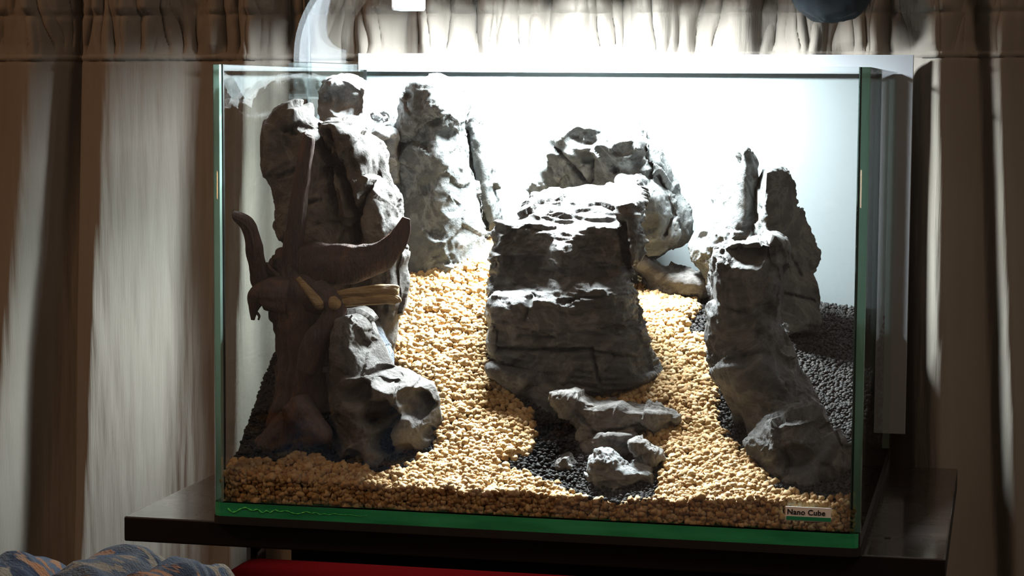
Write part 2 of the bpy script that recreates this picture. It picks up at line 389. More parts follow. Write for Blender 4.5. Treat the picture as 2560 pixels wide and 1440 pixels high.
M_wht = plain('white_lamp_plastic', (.8, .81, .82), .25); M_chr = plain('chrome', (.8, .8, .82), .12, 1)
bx0, bx1 = P(986, 20, .235)[0], P(1054, 20, .235)[0]; bz = P(1020, 27, .235)[2]
child(box('arm_bracket', (bx0, .225, bz), (bx1, .247, ZO + .360), M_wht, None, .0022), lamp)
child(box('lamp_housing', (-.150, .190, ZO + .356), (.075, .252, ZO + .368), M_wht, None, .004), lamp)
em, nt, b, o = nodes('led_diffuser'); b.inputs['Emission Color'].default_value = (.86, .95, 1, 1); b.inputs['Emission Strength'].default_value = 6
child(box('diffuser', (-.115, .197, ZO + .3555), (.045, .240, ZO + .3562), em), lamp)
al = bpy.data.lights.new('lamp_light', 'AREA'); al.shape = 'RECTANGLE'; al.size = .15; al.size_y = .035; al.energy = LAMP_W; al.color = (.90, .965, 1.0); al.spread = math.radians(166)
ao = bpy.data.objects.new('lamp_light', al); C.objects.link(ao); ao.location = (-.035, .218, ZO + .354); child(ao, lamp)

# ------------------------------------------------------------------ substrate
XS = [-.2, -.09, .03, .2]
PR = [[(0, .018), (.028, .033), (.1, .09), (.2, .128), (.32, .148)],
      [(0, .016), (.035, .032), (.1, .078), (.19, .143), (.32, .160)],
      [(0, .015), (.04, .031), (.1, .062), (.2, .116), (.32, .127)],
      [(0, .018), (.03, .033), (.15, .066), (.315, .111), (.32, .112)]]
def terrain(x, y):
    x = np.asarray(x, float); y = np.asarray(y, float)
    hs = np.array([np.interp(y, *np.array(p).T) for p in PR])
    t = np.interp(x, XS, np.arange(4)); i = np.clip(np.floor(t).astype(int), 0, 2); f = t - i; f = f * f * (3 - 2 * f)
    h = np.take_along_axis(hs, i[None], 0)[0] * (1 - f) + np.take_along_axis(hs, (i + 1)[None], 0)[0] * f
    q = np.stack([x * 30, y * 30, x * 0], -1).reshape(-1, 3)
    return h + .0022 * fbm(q, 2).reshape(h.shape)
SAND = np.array([(500, 1168), (560, 1158), (600, 1150), (700, 1152), (740, 1132), (790, 1140), (830, 1158), (900, 1162), (940, 1185), (1000, 1172), (1040, 1155), (1085, 1130), (1100, 1060), (1095, 980), (1040, 938), (985, 922), (968, 850),
 (970, 805), (1010, 770), (1010, 700), (1060, 668), (1100, 650), (1150, 622), (1190, 606), (1250, 600), (1250, 760), (1215, 790), (1215, 850), (1225, 900), (1235, 950), (1280, 990), (1325, 1035), (1342, 1090), (1335, 1120),
 (1300, 1142), (1250, 1150), (1235, 1168), (1300, 1182), (1400, 1222), (1480, 1252), (1560, 1265), (1640, 1245), (1655, 1200), (1665, 1150), (1640, 1112), (1600, 1092), (1650, 1068), (1700, 1050), (1685, 1030), (1600, 1016), (1500, 1005), (1440, 985),
 (1480, 950), (1560, 950), (1640, 935), (1620, 900), (1590, 850), (1585, 780), (1560, 720), (1580, 690), (1640, 686), (1700, 698), (1742, 735), (1748, 775), (1718, 800), (1722, 832), (1782, 845), (1772, 890), (1782, 940), (1792, 1020), (1790, 1062),
 (1812, 1090), (1872, 1132), (1902, 1180), (1935, 1217), (2000, 1232), (2080, 1252), (2140, 1232), (2260, 1225), (2260, 1500), (420, 1500), (420, 1168)], float)
def inpoly(px, py, poly):
    c = np.zeros(px.shape, bool); n = len(poly); j = n - 1
    for i in range(n):
        xi, yi = poly[i]; xj, yj = poly[j]
        c ^= ((yi > py) != (yj > py)) & (px < (xj - xi) * (py - yi) / (yj - yi + 1e-12) + xi); j = i
    return c
def sandmask(x, y, z, jit=0):
    px, py = project(np.stack([x, y, z + ZO], -1))
    if jit: px = px + rng.normal(0, jit, px.shape); py = py + rng.normal(0, jit * .6, py.shape)
    return inpoly(px, py, SAND)
X0, X1, Y0, Y1 = -.1945, .1945, .0055, .3145
gx = np.linspace(X0, X1, 260); gy = np.linspace(Y0, Y1, 210)
GX, GY = np.meshgrid(gx, gy); GH = terrain(GX, GY)
GM = sandmask(GX.ravel(), GY.ravel(), GH.ravel()).reshape(GX.shape)
k5 = np.hanning(9)[1:-1]; k5 /= k5.sum()
GS = GM.astype(float)
for ax in (0, 1): GS = np.apply_along_axis(lambda a: np.convolve(np.pad(a, 3, 'edge'), k5, 'valid'), ax, GS)
BED = GH + .0035 * GS
def bedz(x, y):
    u = np.clip((x - X0) / (X1 - X0) * (len(gx) - 1), 0, len(gx) - 1.001); v = np.clip((y - Y0) / (Y1 - Y0) * (len(gy) - 1), 0, len(gy) - 1.001)
    i = u.astype(int); j = v.astype(int); a = u - i; b = v - j
    return BED[j, i] * (1 - a) * (1 - b) + BED[j, i + 1] * a * (1 - b) + BED[j + 1, i] * (1 - a) * b + BED[j + 1, i + 1] * a * b
def icos(sub_):
    bm = bmesh.new(); bmesh.ops.create_icosphere(bm, subdivisions=sub_, radius=1); bm.verts.ensure_lookup_table()
    v = np.array([q.co[:] for q in bm.verts]); f = np.array([[l.index for l in q.verts] for q in bm.faces]); bm.free(); return v, f
def grains(pos, rad, sub_, lump, nvar=12, seed=1):
    v0, f0 = icos(sub_); r_ = np.random.default_rng(seed); VV = []
    for k in range(nvar):
        d = 1 + lump * fbm(v0 * 1.3 + 31 * k, 2); VV.append(v0 * d[:, None] * r_.uniform(.75, 1.25, 3))
    VV = np.array(VV); N = len(pos)
    q = r_.normal(size=(N, 4)); q /= np.linalg.norm(q, axis=1)[:, None]; a, b, c, d = q.T
    Rm = np.stack([np.stack([1 - 2 * (c * c + d * d), 2 * (b * c - a * d), 2 * (b * d + a * c)], -1), np.stack([2 * (b * c + a * d), 1 - 2 * (b * b + d * d), 2 * (c * d - a * b)], -1), np.stack([2 * (b * d - a * c), 2 * (c * d + a * b), 1 - 2 * (b * b + c * c)], -1)], 1)
    V = np.einsum('nij,nvj->nvi', Rm, VV[r_.integers(0, nvar, N)]) * rad[:, None, None] + pos[:, None, :]
    F = f0[None] + (np.arange(N) * len(v0))[:, None, None]
    return V.reshape(-1, 3), F.reshape(-1, 3)
def scatter(step, jit):
    xs = np.arange(X0 + .001, X1 - .001, step); ys = np.arange(Y0 + .001, Y1 - .001, step * .85)
    a, b = np.meshgrid(xs, ys); a = a.ravel() + rng.uniform(-jit, jit, a.size) * step; b = b.ravel() + rng.uniform(-jit, jit, b.size) * step
    return np.clip(a, X0 + .001, X1 - .001), np.clip(b, Y0 + .001, Y1 - .001)
def bedfaces(mask):
    """bed surface and its skirt for one substrate"""
    ny, nx_ = GX.shape; idx = np.arange(nx_ * ny).reshape(ny, nx_)
    f = np.stack([idx[:-1, :-1], idx[:-1, 1:], idx[1:, 1:], idx[1:, :-1]], -1).reshape(-1, 4)
    k = (GM[:-1, :-1] == mask).ravel(); return np.stack([GX, GY, BED + ZO - .0012], -1).reshape(-1, 3), f[k]
def tri(f): return np.concatenate([f[:, [0, 1, 2]], f[:, [0, 2, 3]]])
def substrate(name, mat, mask, step, r0, r1, sub_, lump, layers, label):
    Vs, Fs, n = [], [], 0
    bv, bf = bedfaces(mask); Vs.append(bv); Fs.append(tri(bf)); n = len(bv)
    for L in range(layers):
        x, y = scatter(step, .48); z = bedz(x, y); m = sandmask(x, y, z, 5.0) == mask
        x, y, z = x[m], y[m], z[m]; rad = rng.uniform(r0, r1, len(x)); clump = (.0026 if mask else .0012) * pn(np.stack([x * 110, y * 110, x * 0 + L * .15], 1))
        pos = np.stack([x, y, z + ZO + (L - .3) * r0 * .55 + clump], 1)
        v, f = grains(pos, rad, sub_, lump, seed=L + 5 + mask); Vs.append(v); Fs.append(f + n); n += len(v)
    # grains pressed against the front, left and right glass
    P0 = []
    for xs, ys in ((np.arange(X0, X1, step * .8), None), (None, np.arange(.016, Y1, step))):
        walls = [(xs, np.full_like(xs, Y0 + .0012))] if ys is None else [(np.full_like(ys, X0 + .001), ys), (np.full_like(ys, X1 - .001), ys)]
        for a, b in walls:
            h = bedz(a, b); m = sandmask(a, b, h, 3.0)
            if ys is None: m[:] = True
            else: m &= b < .05
            for aa, bb, hh in zip(a[m == mask], b[m == mask], h[m == mask]):
                for zz in np.arange(BZ + .001, hh, step * .8): P0.append((aa + rng.uniform(-.3, .3) * step, bb + rng.uniform(0, .0008), zz + ZO + rng.uniform(-.3, .3) * step))
    if P0:
        P0 = np.array(P0); v, f = grains(P0, rng.uniform(r0, r1, len(P0)), sub_, lump, seed=91); Vs.append(v); Fs.append(f + n)
    o = mesh_np(name, np.concatenate(Vs), np.concatenate(Fs), mat)
    return tag(o, label, 'gravel', None, 'stuff')
def grain_mat(name, stops, rough, spec):
    m, nt, b, o = nodes(name); g = nt.nodes.new('ShaderNodeNewGeometry')
    nt.links.new(ramp(nt, g.outputs['Random Per Island'], stops), b.inputs['Base Color'])
    b.inputs['Roughness'].default_value = rough; b.inputs['Specular IOR Level'].default_value = spec
    n = noise(nt, 900, 3, .6, objvec(nt)); bump(nt, n.outputs[0], b, .3, .0006); return m
M_sand = grain_mat('golden_gravel', [(0, (.26, .14, .05)), (.3, (.35, .215, .088)), (.7, (.42, .285, .13)), (1, (.50, .37, .21))], .7, .3)
M_soil = grain_mat('black_soil', [(0, (.006, .006, .006)), (.7, (.013, .0125, .012)), (1, (.028, .025, .024))], .7, .12)
substrate('sand_gravel', M_sand, True, .0034, .0016, .0026, 2, .6, 2, 'coarse golden gravel along the front glass and up two winding paths')
substrate('soil_granules', M_soil, False, .0026, .0010, .0016, 2, .3, 1, 'black granular planting soil banked up behind the rocks')

# ------------------------------------------------------------------ rocks
def lump(rows, y0, p=3.0, pb=3.0, shear=0.0, nu=40, nv=46):
    """a lofted lump; each row: picture height, left and right edge there, depth towards and away from the viewer, ridge position"""
    rows = [tuple(r) + (0.0,) * (6 - len(r)) for r in rows]; A = np.array(rows, float); py = A[:, 0]
    ts = np.linspace(0, 1, nv); hh = py[0] + (py[-1] - py[0]) * ts
    V = []
    for k, h in enumerate(hh):
        xl, xr, df, db, u0 = (np.interp(h, py, A[:, c]) for c in range(1, 6))
        e = min(ts[k], 1 - ts[k]); s = 1.0
        L = P(xl, h, y0); Rr = P(xr, h, y0); cx = (L + Rr) / 2; hw = (Rr - L) / 2
        u = np.concatenate([np.linspace(-1, 1, nu), np.linspace(1, -1, nu)[1:-1]])
        front = np.arange(len(u)) < nu
        dn = np.where(u > u0, (u - u0) / (1 - u0 + 1e-6), (u0 - u) / (1 + u0 + 1e-6))
        c = 1.0 if 0 < k < nv - 1 else .55
        if shear: df = np.clip(np.interp(h + shear * u, py, A[:, 3]), .001, 1)
        dep = np.where(front, -df * c * (1 - np.abs(dn) ** p) if np.min(df) > 0 else -df * (1 - 0 * dn), db * c * (1 - np.abs(u) ** pb))
        if np.min(df) < 0: dep = np.where(front, -df + .002 * np.abs(u) ** p, np.maximum(dep, -df + .004))
        q = cx[None] + u[:, None] * hw[None]; q[:, 1] += dep
        # keep the outline: slide along the view ray
        V.append(q)
    n = len(V[0]); F = [(k * n + i, k * n + (i + 1) % n, (k + 1) * n + (i + 1) % n, (k + 1) * n + i) for k in range(nv - 1) for i in range(n)]
    F += [tuple(range(n))[::-1], tuple((nv - 1) * n + i for i in range(n))]
    return np.concatenate(V), F
def build_rock(name, lumps, mat, label, voxel=.0012, amp=(.0022, .0016, .0006), freq=(45, 110, 330), strata=0, seed=0, dents=(), cracks=(), chip=(.0034, 42), calm=(), group=None, sx=1.0):
    bm = bmesh.new()
    for v, f in lumps:
        vs = [bm.verts.new(q) for q in v]
        for q in f: bm.faces.new([vs[i] for i in q])
    bmesh.ops.recalc_face_normals(bm, faces=bm.faces[:])
    me = bpy.data.meshes.new(name + '_raw'); bm.to_mesh(me); bm.free()
    t = bpy.data.objects.new(name + '_raw', me); C.objects.link(t)
    r = t.modifiers.new('r', 'REMESH'); r.mode = 'VOXEL'; r.voxel_size = voxel
    dg = bpy.context.evaluated_depsgraph_get(); me2 = bpy.data.meshes.new_from_object(t.evaluated_get(dg))
    bpy.data.objects.remove(t); bpy.data.meshes.remove(me)
    N = len(me2.vertices); co = np.empty(N * 3, np.float32); me2.vertices.foreach_get('co', co); co = co.reshape(-1, 3).astype(float)
    nr = np.empty(N * 3, np.float32); me2.vertices.foreach_get('normal', nr); nr = nr.reshape(-1, 3).astype(float)
    px, py = project(co); front = np.clip(-nr[:, 1] * 1.6 + .25, 0, 1)
    off = np.zeros((N, 3))
    for (x, y, rpx, dep, *ell) in dents:                      # hollows (dep>0) and bulges (dep<0)
        ex = ell[0] if ell else 1.0; d = np.hypot((px - x) / ex, py - y) / rpx
        d = np.maximum(d + .22 * pn(co * 130 + 5), 0)
        off[:, 1] += front * dep * np.clip(1.25 * (1 - d ** 2.2), 0, 1)
    for (pl, wpx, dep) in cracks:                             # fissures along a line
        dm = np.full(N, 1e9)
        for (ax, ay), (bx, by) in zip(pl[:-1], pl[1:]):
            vx, vy = bx - ax, by - ay; tt = np.clip(((px - ax) * vx + (py - ay) * vy) / (vx * vx + vy * vy), 0, 1)
            dm = np.minimum(dm, np.hypot(px - ax - tt * vx, py - ay - tt * vy))
        dm = dm + 3 * pn(co * 300)
        off[:, 1] += front * dep * np.exp(-(dm / wpx) ** 2)
    q = co + seed * 3.17; q2 = q * np.array([1, 1, sx])
    rg = np.clip(.55 + 1.3 * fbm(q * 38 + 3.3, 2), .12, 1.15)                       # some faces are smoother than others
    d = amp[0] * fbm(q2 * freq[0], 2) + rg * (.75 * amp[1] * ridged(q2 * freq[1] + pn(q * 60)[:, None] * .5, 3) + .8 * amp[2] * ridged(q2 * freq[2], 2))
    wob = np.stack([pn(q * 50 + 7 * k) for k in range(3)], 1) * .0045
    d += 1.25 * chip[0] * chisel((q2 + wob) * chip[1] * .8, seed) + rg * chip[0] * .36 * chisel((q2 + wob * .6) * chip[1] * 2.4, seed + 50)
    if strata:
        wv = q[:, 2] * 1.0 + .010 * fbm(q * 22, 2) + .16 * (q[:, 0] - .0) * 0.6
        for fz, a in ((95, 1.0), (260, .45)):
            s = wv * fz; s = s - np.floor(s); d += strata * a * (np.minimum(s * 1.3, (1 - s) * 4.0).clip(0, 1) - .5) * (.6 + .7 * pn(q * 40))
        d += strata * .9 * ridged(q * np.array([35, 35, 260]), 2)
    for (x, y, rx, ry, fac) in calm:
        e = np.clip(1.6 - 1.2 * np.hypot((px - x) / rx, (py - y) / ry), 0, 1); d *= 1 - (1 - fac) * e * front
    co = co + off + nr * d[:, None]
    lo_b = np.array([-W2 + T + .0008, T + .001, ZO + BZ + .001]); hi_b = np.array([W2 - T - .0008, D - T - .0008, ZO + 9])
    co = np.clip(co, lo_b, hi_b)
    me2.vertices.foreach_set('co', co.astype(np.float32).ravel()); me2.name = name; me2.update()
    o = link(name, me2, mat); return tag(o, label, 'rock', group or G)
G = 'rocks of the aquascape'
def L(rows, y0, df, db, p=3., pb=3., u0=0.0, shear=0.0):
    return lump([r if len(r) > 3 else (*r, df, db, u0) for r in rows], y0, p, pb, shear)

build_rock('column_rock', [
  L([(304, 800, 890), (340, 735, 935), (400, 700, 965), (500, 715, 995), (600, 730, 1008), (700, 720, 1008), (800, 700, 1000), (900, 690, 970), (960, 700, 960)], .105, .008, .030, 4),
  L([(262, 752, 778), (275, 735, 786), (300, 700, 793), (322, 680, 800), (345, 668, 815), (400, 667, 843), (450, 680, 862), (500, 700, 869), (560, 713, 870), (600, 735, 852), (612, 745, 800)], .104, .032, .015, 5),
  L([(312, 835, 860), (322, 825, 895), (342, 824, 924), (380, 834, 943), (430, 850, 946), (480, 862, 940), (520, 875, 930), (545, 885, 905)], .104, .030, .012, 5, 3, -.2),
  L([(440, 915, 945), (470, 900, 975), (520, 888, 1000), (560, 893, 1014), (590, 908, 1008), (616, 930, 970)], .104, .028, .012, 4),
  L([(630, 925, 1008), (700, 938, 1012), (760, 943, 1006), (800, 950, 995), (860, 950, 980)], .104, .018, .012, 4)],
  M_rock_warm, 'tall brownish-grey cracked rock column behind the driftwood', .0013, (.002, .0013, .0005), (45, 85, 300), 0, 1,
  dents=[(720, 360, 40, .006, 1.2), (700, 480, 45, .003), (890, 420, 30, .003), (950, 540, 45, .003)],
  cracks=[([(790, 330), (830, 400), (862, 470), (880, 540), (895, 600)], 9, .022), ([(820, 330), (850, 420), (865, 480)], 7, .012), ([(700, 440), (760, 420)], 5, .004), ([(700, 330), (745, 312), (780, 330)], 5, .006),
          ([(940, 440), (905, 490), (890, 540)], 7, .012), ([(790, 560), (860, 548)], 4, .005), ([(760, 510), (800, 500)], 5, .004), ([(800, 265), (795, 300), (800, 345)], 6, .02), ([(958, 640), (962, 780)], 4, .006), ([(985, 640), (990, 780)], 4, .008)])
build_rock('hooded_rock', [
  L([(197, 842, 878), (205, 828, 903), (230, 818, 945), (255, 815, 972), (300, 818, 992), (340, 835, 1004), (400, 845, 1002), (500, 850, 1010), (650, 850, 1010), (820, 850, 990)], .205, .030, .022, 2.6, 3, .15),
  L([(330, 960, 1000), (345, 950, 1008), (380, 945, 1006), (420, 950, 1004), (450, 960, 1000)], .195, .026, .01, 2.4)],
  M_rock_pale, 'pale rock with a dark scooped face under the lamp arm', .0012, (.002, .0022, .0008), (45, 100, 260), 0, 2,
  dents=[(862, 246, 46, .013, 1.05), (985, 420, 26, .006), (950, 300, 16, .005), (965, 350, 14, .004)])
build_rock('pillar_rock', [
  L([(196, 1050, 1112), (212, 1035, 1150), (260, 1020, 1166), (300, 1014, 1162), (350, 1003, 1162), (420, 988, 1172), (480, 1000, 1184), (540, 1005, 1202), (600, 1010, 1216), (660, 1005, 1222), (780, 1000, 1220)], .214, .030, .022, 4.5),
L([(232, 1150, 1168, .018, .018), (275, 1145, 1196, .022, .018), (310, 1145, 1216, .024, .018), (350, 1145, 1236, .023, .018), (420, 1150, 1240, .018, .018), (480, 1160, 1238, .012, .018), (530, 1180, 1248, .007, .018), (550, 1190, 1246, .005, .018), (578, 1208, 1226, .004, .018)], .244, 0, 0, 6)],
  M_rock_mid, 'tall pitted rock pillar with a smooth flank, beside the upper gravel path', .0011, (.002, .0018, .0008), (40, 95, 230), 0, 3, calm=[(1205, 440, 50, 150, .15), (1090, 520, 120, 120, .6)],
  dents=[(1118, 345, 30, .009, .9), (1150, 238, 14, .006, 1.6), (1030, 240, 14, .006, .7), (1085, 300, 18, .004), (1060, 470, 20, .003), (1130, 520, 26, .003), (1090, 580, 22, .003)],
  cracks=[([(1163, 330), (1178, 430), (1190, 500), (1222, 590)], 5, .012)])
build_rock('arched_rock', [
  L([(279, 1490, 1530, .020, .03), (290, 1465, 1556, .026, .03), (310, 1450, 1586, .030, .03), (333, 1398, 1610, .034, .03), (345, 1380, 1622, .036, .03), (365, 1396, 1650, .036, .03), (390, 1368, 1666, .035, .03), (420, 1345, 1682, .031, .03), (450, 1330, 1690, .026, .03), (487, 1317, 1693, .018, .03),
     (520, 1330, 1718, .014, .03), (560, 1360, 1736, .009, .028), (590, 1420, 1732, .006, .026), (612, 1480, 1690, .005, .024), (636, 1540, 1655, .004, .02), (655, 1560, 1620, .004, .02)], .264, 0, 0, 7),
  L([(415, 1545, 1600, .014, .015), (445, 1530, 1640, .030, .015), (490, 1525, 1672, .033, .015), (540, 1530, 1688, .026, .015), (590, 1545, 1695, .014, .015), (615, 1560, 1672, .008, .015), (640, 1590, 1650, .004, .015)], .252, 0, 0, 3),
  L([(590, 1400, 1590), (700, 1380, 1600), (800, 1380, 1600)], .262, .01, .025, 3)],
  M_rock_mid, 'broad arched rock rising behind the central block', .0012, (.0022, .0016, .0006), (38, 75, 260), 0, 4, chip=(.0036, 34), calm=[(1420, 450, 110, 60, .5), (1690, 540, 60, 110, .4), (1620, 560, 70, 80, .6)],
  dents=[(1455, 348, 22, .006, 1.8), (1400, 440, 55, .006, 1.3), (1538, 425, 12, .007), (1560, 375, 18, .004, 1.6), (1500, 470, 40, .005), (1600, 400, 26, .005), (1470, 390, 20, .006), (1620, 560, 30, .004)],
  cracks=[([(1395, 375), (1440, 430), (1480, 475)], 4, .007), ([(1480, 400), (1478, 450), (1460, 480)], 4, .006), ([(1600, 350), (1625, 420), (1620, 460)], 5, .007), ([(1640, 440), (1680, 540), (1660, 590)], 6, .008)])
build_rock('low_rock', [L([(640, 1590, 1612), (655, 1588, 1648), (672, 1588, 1690), (690, 1595, 1745), (706, 1605, 1800), (730, 1620, 1790)], .262, .020, .014, 2.5)],
  M_rock_warm, 'low flat rock lying on the black soil under the arched rock', .0010, (.002, .0018, .0008), (50, 120, 300), .0006, 5)
build_rock('block_rock', [
  L([(474, 1440, 1556, -.036, .040), (482, 1345, 1584, -.031, .040), (500, 1312, 1597, -.022, .040), (530, 1298, 1603, -.010, .05), (560, 1288, 1608, -.001, .05)], .140, 0, 0, 6, 5),
  L([(556, 1235, 1606, .002, .036), (580, 1227, 1604, .010, .036), (620, 1227, 1596, .016, .036), (660, 1227, 1580, .019, .036), (696, 1228, 1572, .018, .036), (716, 1230, 1574, .028, .036), (738, 1231, 1583, .036, .036), (800, 1235, 1600, .037, .036), (860, 1238, 1607, .036, .036), (905, 1232, 1625, .040, .036), (935, 1250, 1650, .040, .036), (962, 1320, 1610, .036, .04), (976, 1390, 1560, .03, .04), (1010, 1400, 1550, .02, .04)], .140, 0, 0, 9, 5, 0, 26),
  L([(505, 1545, 1597), (540, 1540, 1606), (580, 1550, 1612), (625, 1555, 1612), (660, 1565, 1590)], .140, .018, .01, 5)],
  M_rock_dark, 'big dark layered block with a bright top in the middle of the tank', .0011, (.0018, .0010, .0005), (35, 90, 300), .0017, 6, sx=1.6, chip=(.0028, 36),
  dents=[(1320, 640, 70, .010, 1.2), (1500, 650, 75, .008, 1.1), (1300, 700, 60, .006, 1.5), (1400, 640, 36, -.006, 1.2), (1480, 800, 70, .004, 1.5)],
  cracks=[([(1555, 560), (1560, 620), (1572, 700)], 9, .014), ([(1490, 885), (1600, 900)], 4, .005), ([(1480, 880), (1500, 950)], 4, .006), ([(1330, 745), (1310, 800)], 5, .005), ([(1240, 870), (1480, 876)], 5, .006), ([(1240, 905), (1330, 950)], 6, .007)])
build_rock('slab_rock', [L([(912, 1228, 1245), (930, 1225, 1300), (950, 1238, 1400), (980, 1268, 1435), (1010, 1305, 1445), (1045, 1345, 1450), (1090, 1390, 1475), (1130, 1420, 1475)], .105, .016, .03, 3)],
  M_rock_dark, 'smooth dark slab wedged under the front of the central block', .0012, (.002, .0008, .0003), (40, 80, 260), 0, 7, cracks=[([(1305, 985), (1340, 960)], 4, .003)])
build_rock('ledge_rock', [L([(977, 1385, 1408), (986, 1382, 1445), (1000, 1385, 1490), (1015, 1395, 1590), (1030, 1405, 1690), (1048, 1420, 1696), (1068, 1435, 1660), (1085, 1450, 1565), (1108, 1470, 1530)], .082, .014, .014, 6)],
  M_rock_tan, 'jagged layered stone lying across the gravel below the central block', .0008, (.001, .0010, .0006), (60, 130, 330), .0013, 8, chip=(.0034, 60),  cracks=[([(1440, 1030), (1480, 1070), (1500, 1090)], 4, .004), ([(1500, 1085), (1600, 1060)], 4, .004)])
build_rock('plate_rock', [L([(1084, 1490, 1590), (1105, 1452, 1606), (1135, 1440, 1585), (1158, 1452, 1530), (1180, 1470, 1500)], .064, .008, .01, 4)],
  M_rock_warm, 'flat brownish stone plate tucked under the jagged stone', .0007, (.0008, .0007, .0004), (60, 140, 350), .0006, 9, chip=(.0024, 70))
build_rock('crest_rock', [L([(1132, 1500, 1518), (1145, 1486, 1546), (1165, 1470, 1578), (1183, 1462, 1640), (1212, 1472, 1652), (1238, 1505, 1642), (1262, 1545, 1615)], .038, .016, .014, 4)],
  M_rock, 'pale crested stone at the front, surrounded by gravel', .0007, (.001, .0014, .0008), (70, 150, 330), .0008, 10, chip=(.0034, 70), dents=[(1500, 1170, 14, .003, 1.5), (1590, 1215, 26, .003, 1.6)])
build_rock('chip_rock', [L([(1138, 1410, 1424), (1150, 1393, 1432), (1166, 1385, 1448), (1180, 1392, 1464), (1200, 1425, 1470), (1215, 1440, 1470)], .048, .008, .012, 5)],
  M_rock_warm, 'small angular grey chip on the dark soil left of the pale crested stone', .0006, (.0006, .0004, .0003), (80, 160, 400), 0, 11, chip=(.0012, 80))
build_rock('chip_rock', [L([(1102, 1576, 1614), (1115, 1574, 1630), (1134, 1588, 1656), (1148, 1600, 1660), (1168, 1600, 1640)], .046, .008, .010, 5)],
  M_rock_tan, 'small striped pale chip half buried behind the pale crested stone', .0006, (.0006, .0005, .0004), (80, 160, 400), .0009, 12, chip=(.0022, 80))
build_rock('peak_rock', [
  L([(370, 1855, 1870), (385, 1845, 1880), (410, 1838, 1893), (440, 1805, 1896), (470, 1786, 1900), (520, 1785, 1905), (545, 1748, 1910), (580, 1732, 1915), (612, 1720, 1920), (650, 1735, 1925), (700, 1765, 1925), (780, 1790, 1930)], .248, .028, .020, 2.2, 3, .55),
  L([(417, 1935, 1955), (425, 1908, 1968), (450, 1896, 1980), (510, 1886, 1990), (560, 1880, 2012), (600, 1880, 2032), (640, 1880, 2034), (685, 1880, 2024), (722, 1885, 2040), (780, 1895, 2050), (802, 1930, 2054), (830, 1950, 2040)], .240, .034, .024, 1.25, 3, -.25)],
  M_rock_mid, 'twin-peaked rock with one bright and one dark face before the white board', .0011, (.0012, .0016, .0009), (40, 110, 250), 0, 13, chip=(.0022, 45), calm=[(1985, 600, 65, 220, .22), (1862, 470, 60, 130, .4)],
  dents=[(1850, 610, 22, .006, .8), (1805, 480, 20, .004, .6), (1760, 600, 20, .004)], cracks=[([(1905, 430), (1880, 520), (1860, 600)], 6, .003), ([(1960, 735), (2035, 752)], 4, .006), ([(1975, 640), (2000, 690)], 5, .004)])
build_rock('post_rock', [
  L([(596, 1915, 1945), (603, 1880, 1958), (613, 1792, 1963), (640, 1784, 1965), (670, 1779, 1962), (700, 1772, 1957), (740, 1770, 1956), (800, 1774, 1957), (860, 1776, 1970), (900, 1778, 1986), (940, 1786, 2010), (980, 1812, 2035), (1020, 1835, 2056), (1062, 1850, 2074), (1100, 1870, 2060), (1140, 1890, 2040)], .100, .030, .026, 3.2)],
  M_rock_dark, 'upright dark rock post with a hollowed top, near the front glass', .0012, (.0024, .0014, .0005), (40, 75, 280), 0, 14,
  dents=[(1868, 628, 46, .016, 1.5), (1860, 860, 60, .004, 1.4), (1840, 740, 50, .003, .8), (1950, 640, 16, .005)], cracks=[([(1925, 640), (1932, 720), (1925, 790)], 7, .004), ([(1800, 905), (1920, 885)], 7, .003)])
build_rock('boulder_rock', [L([(1038, 1945, 2045), (1050, 1910, 2056), (1065, 1895, 2066), (1085, 1884, 2080), (1110, 1870, 2102), (1135, 1880, 2115), (1165, 1892, 2115), (1195, 1910, 2105), (1225, 1940, 2090)], .052, .024, .022, 2.6)],
  M_rock_dark, 'low rounded grey boulder at the foot of the dark rock post', .0010, (.0012, .0016, .0008), (45, 90, 280), 0, 15, chip=(.005, 38), dents=[(2090, 1140, 26, .005), (1990, 1150, 40, .006, 1.5)], cracks=[([(1960, 1130), (1965, 1190)], 5, .005), ([(2060, 1070), (2085, 1120)], 5, .005)])
build_rock('cavity_rock', [L([(779, 868, 905), (790, 850, 922), (810, 842, 935), (850, 828, 946), (890, 818, 966), (922, 812, 985), (938, 810, 1042), (960, 810, 1085), (1000, 812, 1102), (1050, 815, 1100), (1100, 815, 1097), (1130, 815, 1086), (1152, 820, 1042), (1180, 850, 980)], .060, .032, .026, 3)],
  M_rock_warm, 'grey rock riddled with rounded hollows, to the right of the driftwood', .0009, (.0014, .0011, .0004), (40, 75, 300), 0, 16, chip=(.0026, 45),
  dents=[(950, 1108, 32, .034, .95), (945, 1045, 50, .022, 1.0), (1040, 1008, 46, .018, 1.05), (962, 945, 36, .014, 1.3), (895, 985, 34, .013, 1.2), (1070, 1080, 20, .006), (900, 860, 30, .004, .8), (1000, 1150, 40, .012, 1.6), (880, 1150, 26, .010, 1.2), (925, 860, 18, .005)])
build_rock('chip_rock', [L([(794, 926, 938), (815, 921, 955), (850, 930, 969), (890, 945, 979), (920, 955, 975)], .082, .010, .010, 2.2)],
  M_rock_blue, 'small blue-grey stone peeking out behind the hollowed rock', .0007, (.001, .001, .0005), (80, 150, 400), 0, 17)
build_rock('chip_rock', [L([(810, 1235, 1248), (825, 1222, 1252), (850, 1218, 1254), (880, 1226, 1256)], .118, .012, .008, 2.2)],
  M_rock_pale, 'small pale chip leaning on the left foot of the central block', .0007, (.001, .001, .0004), (80, 150, 400), 0, 18)

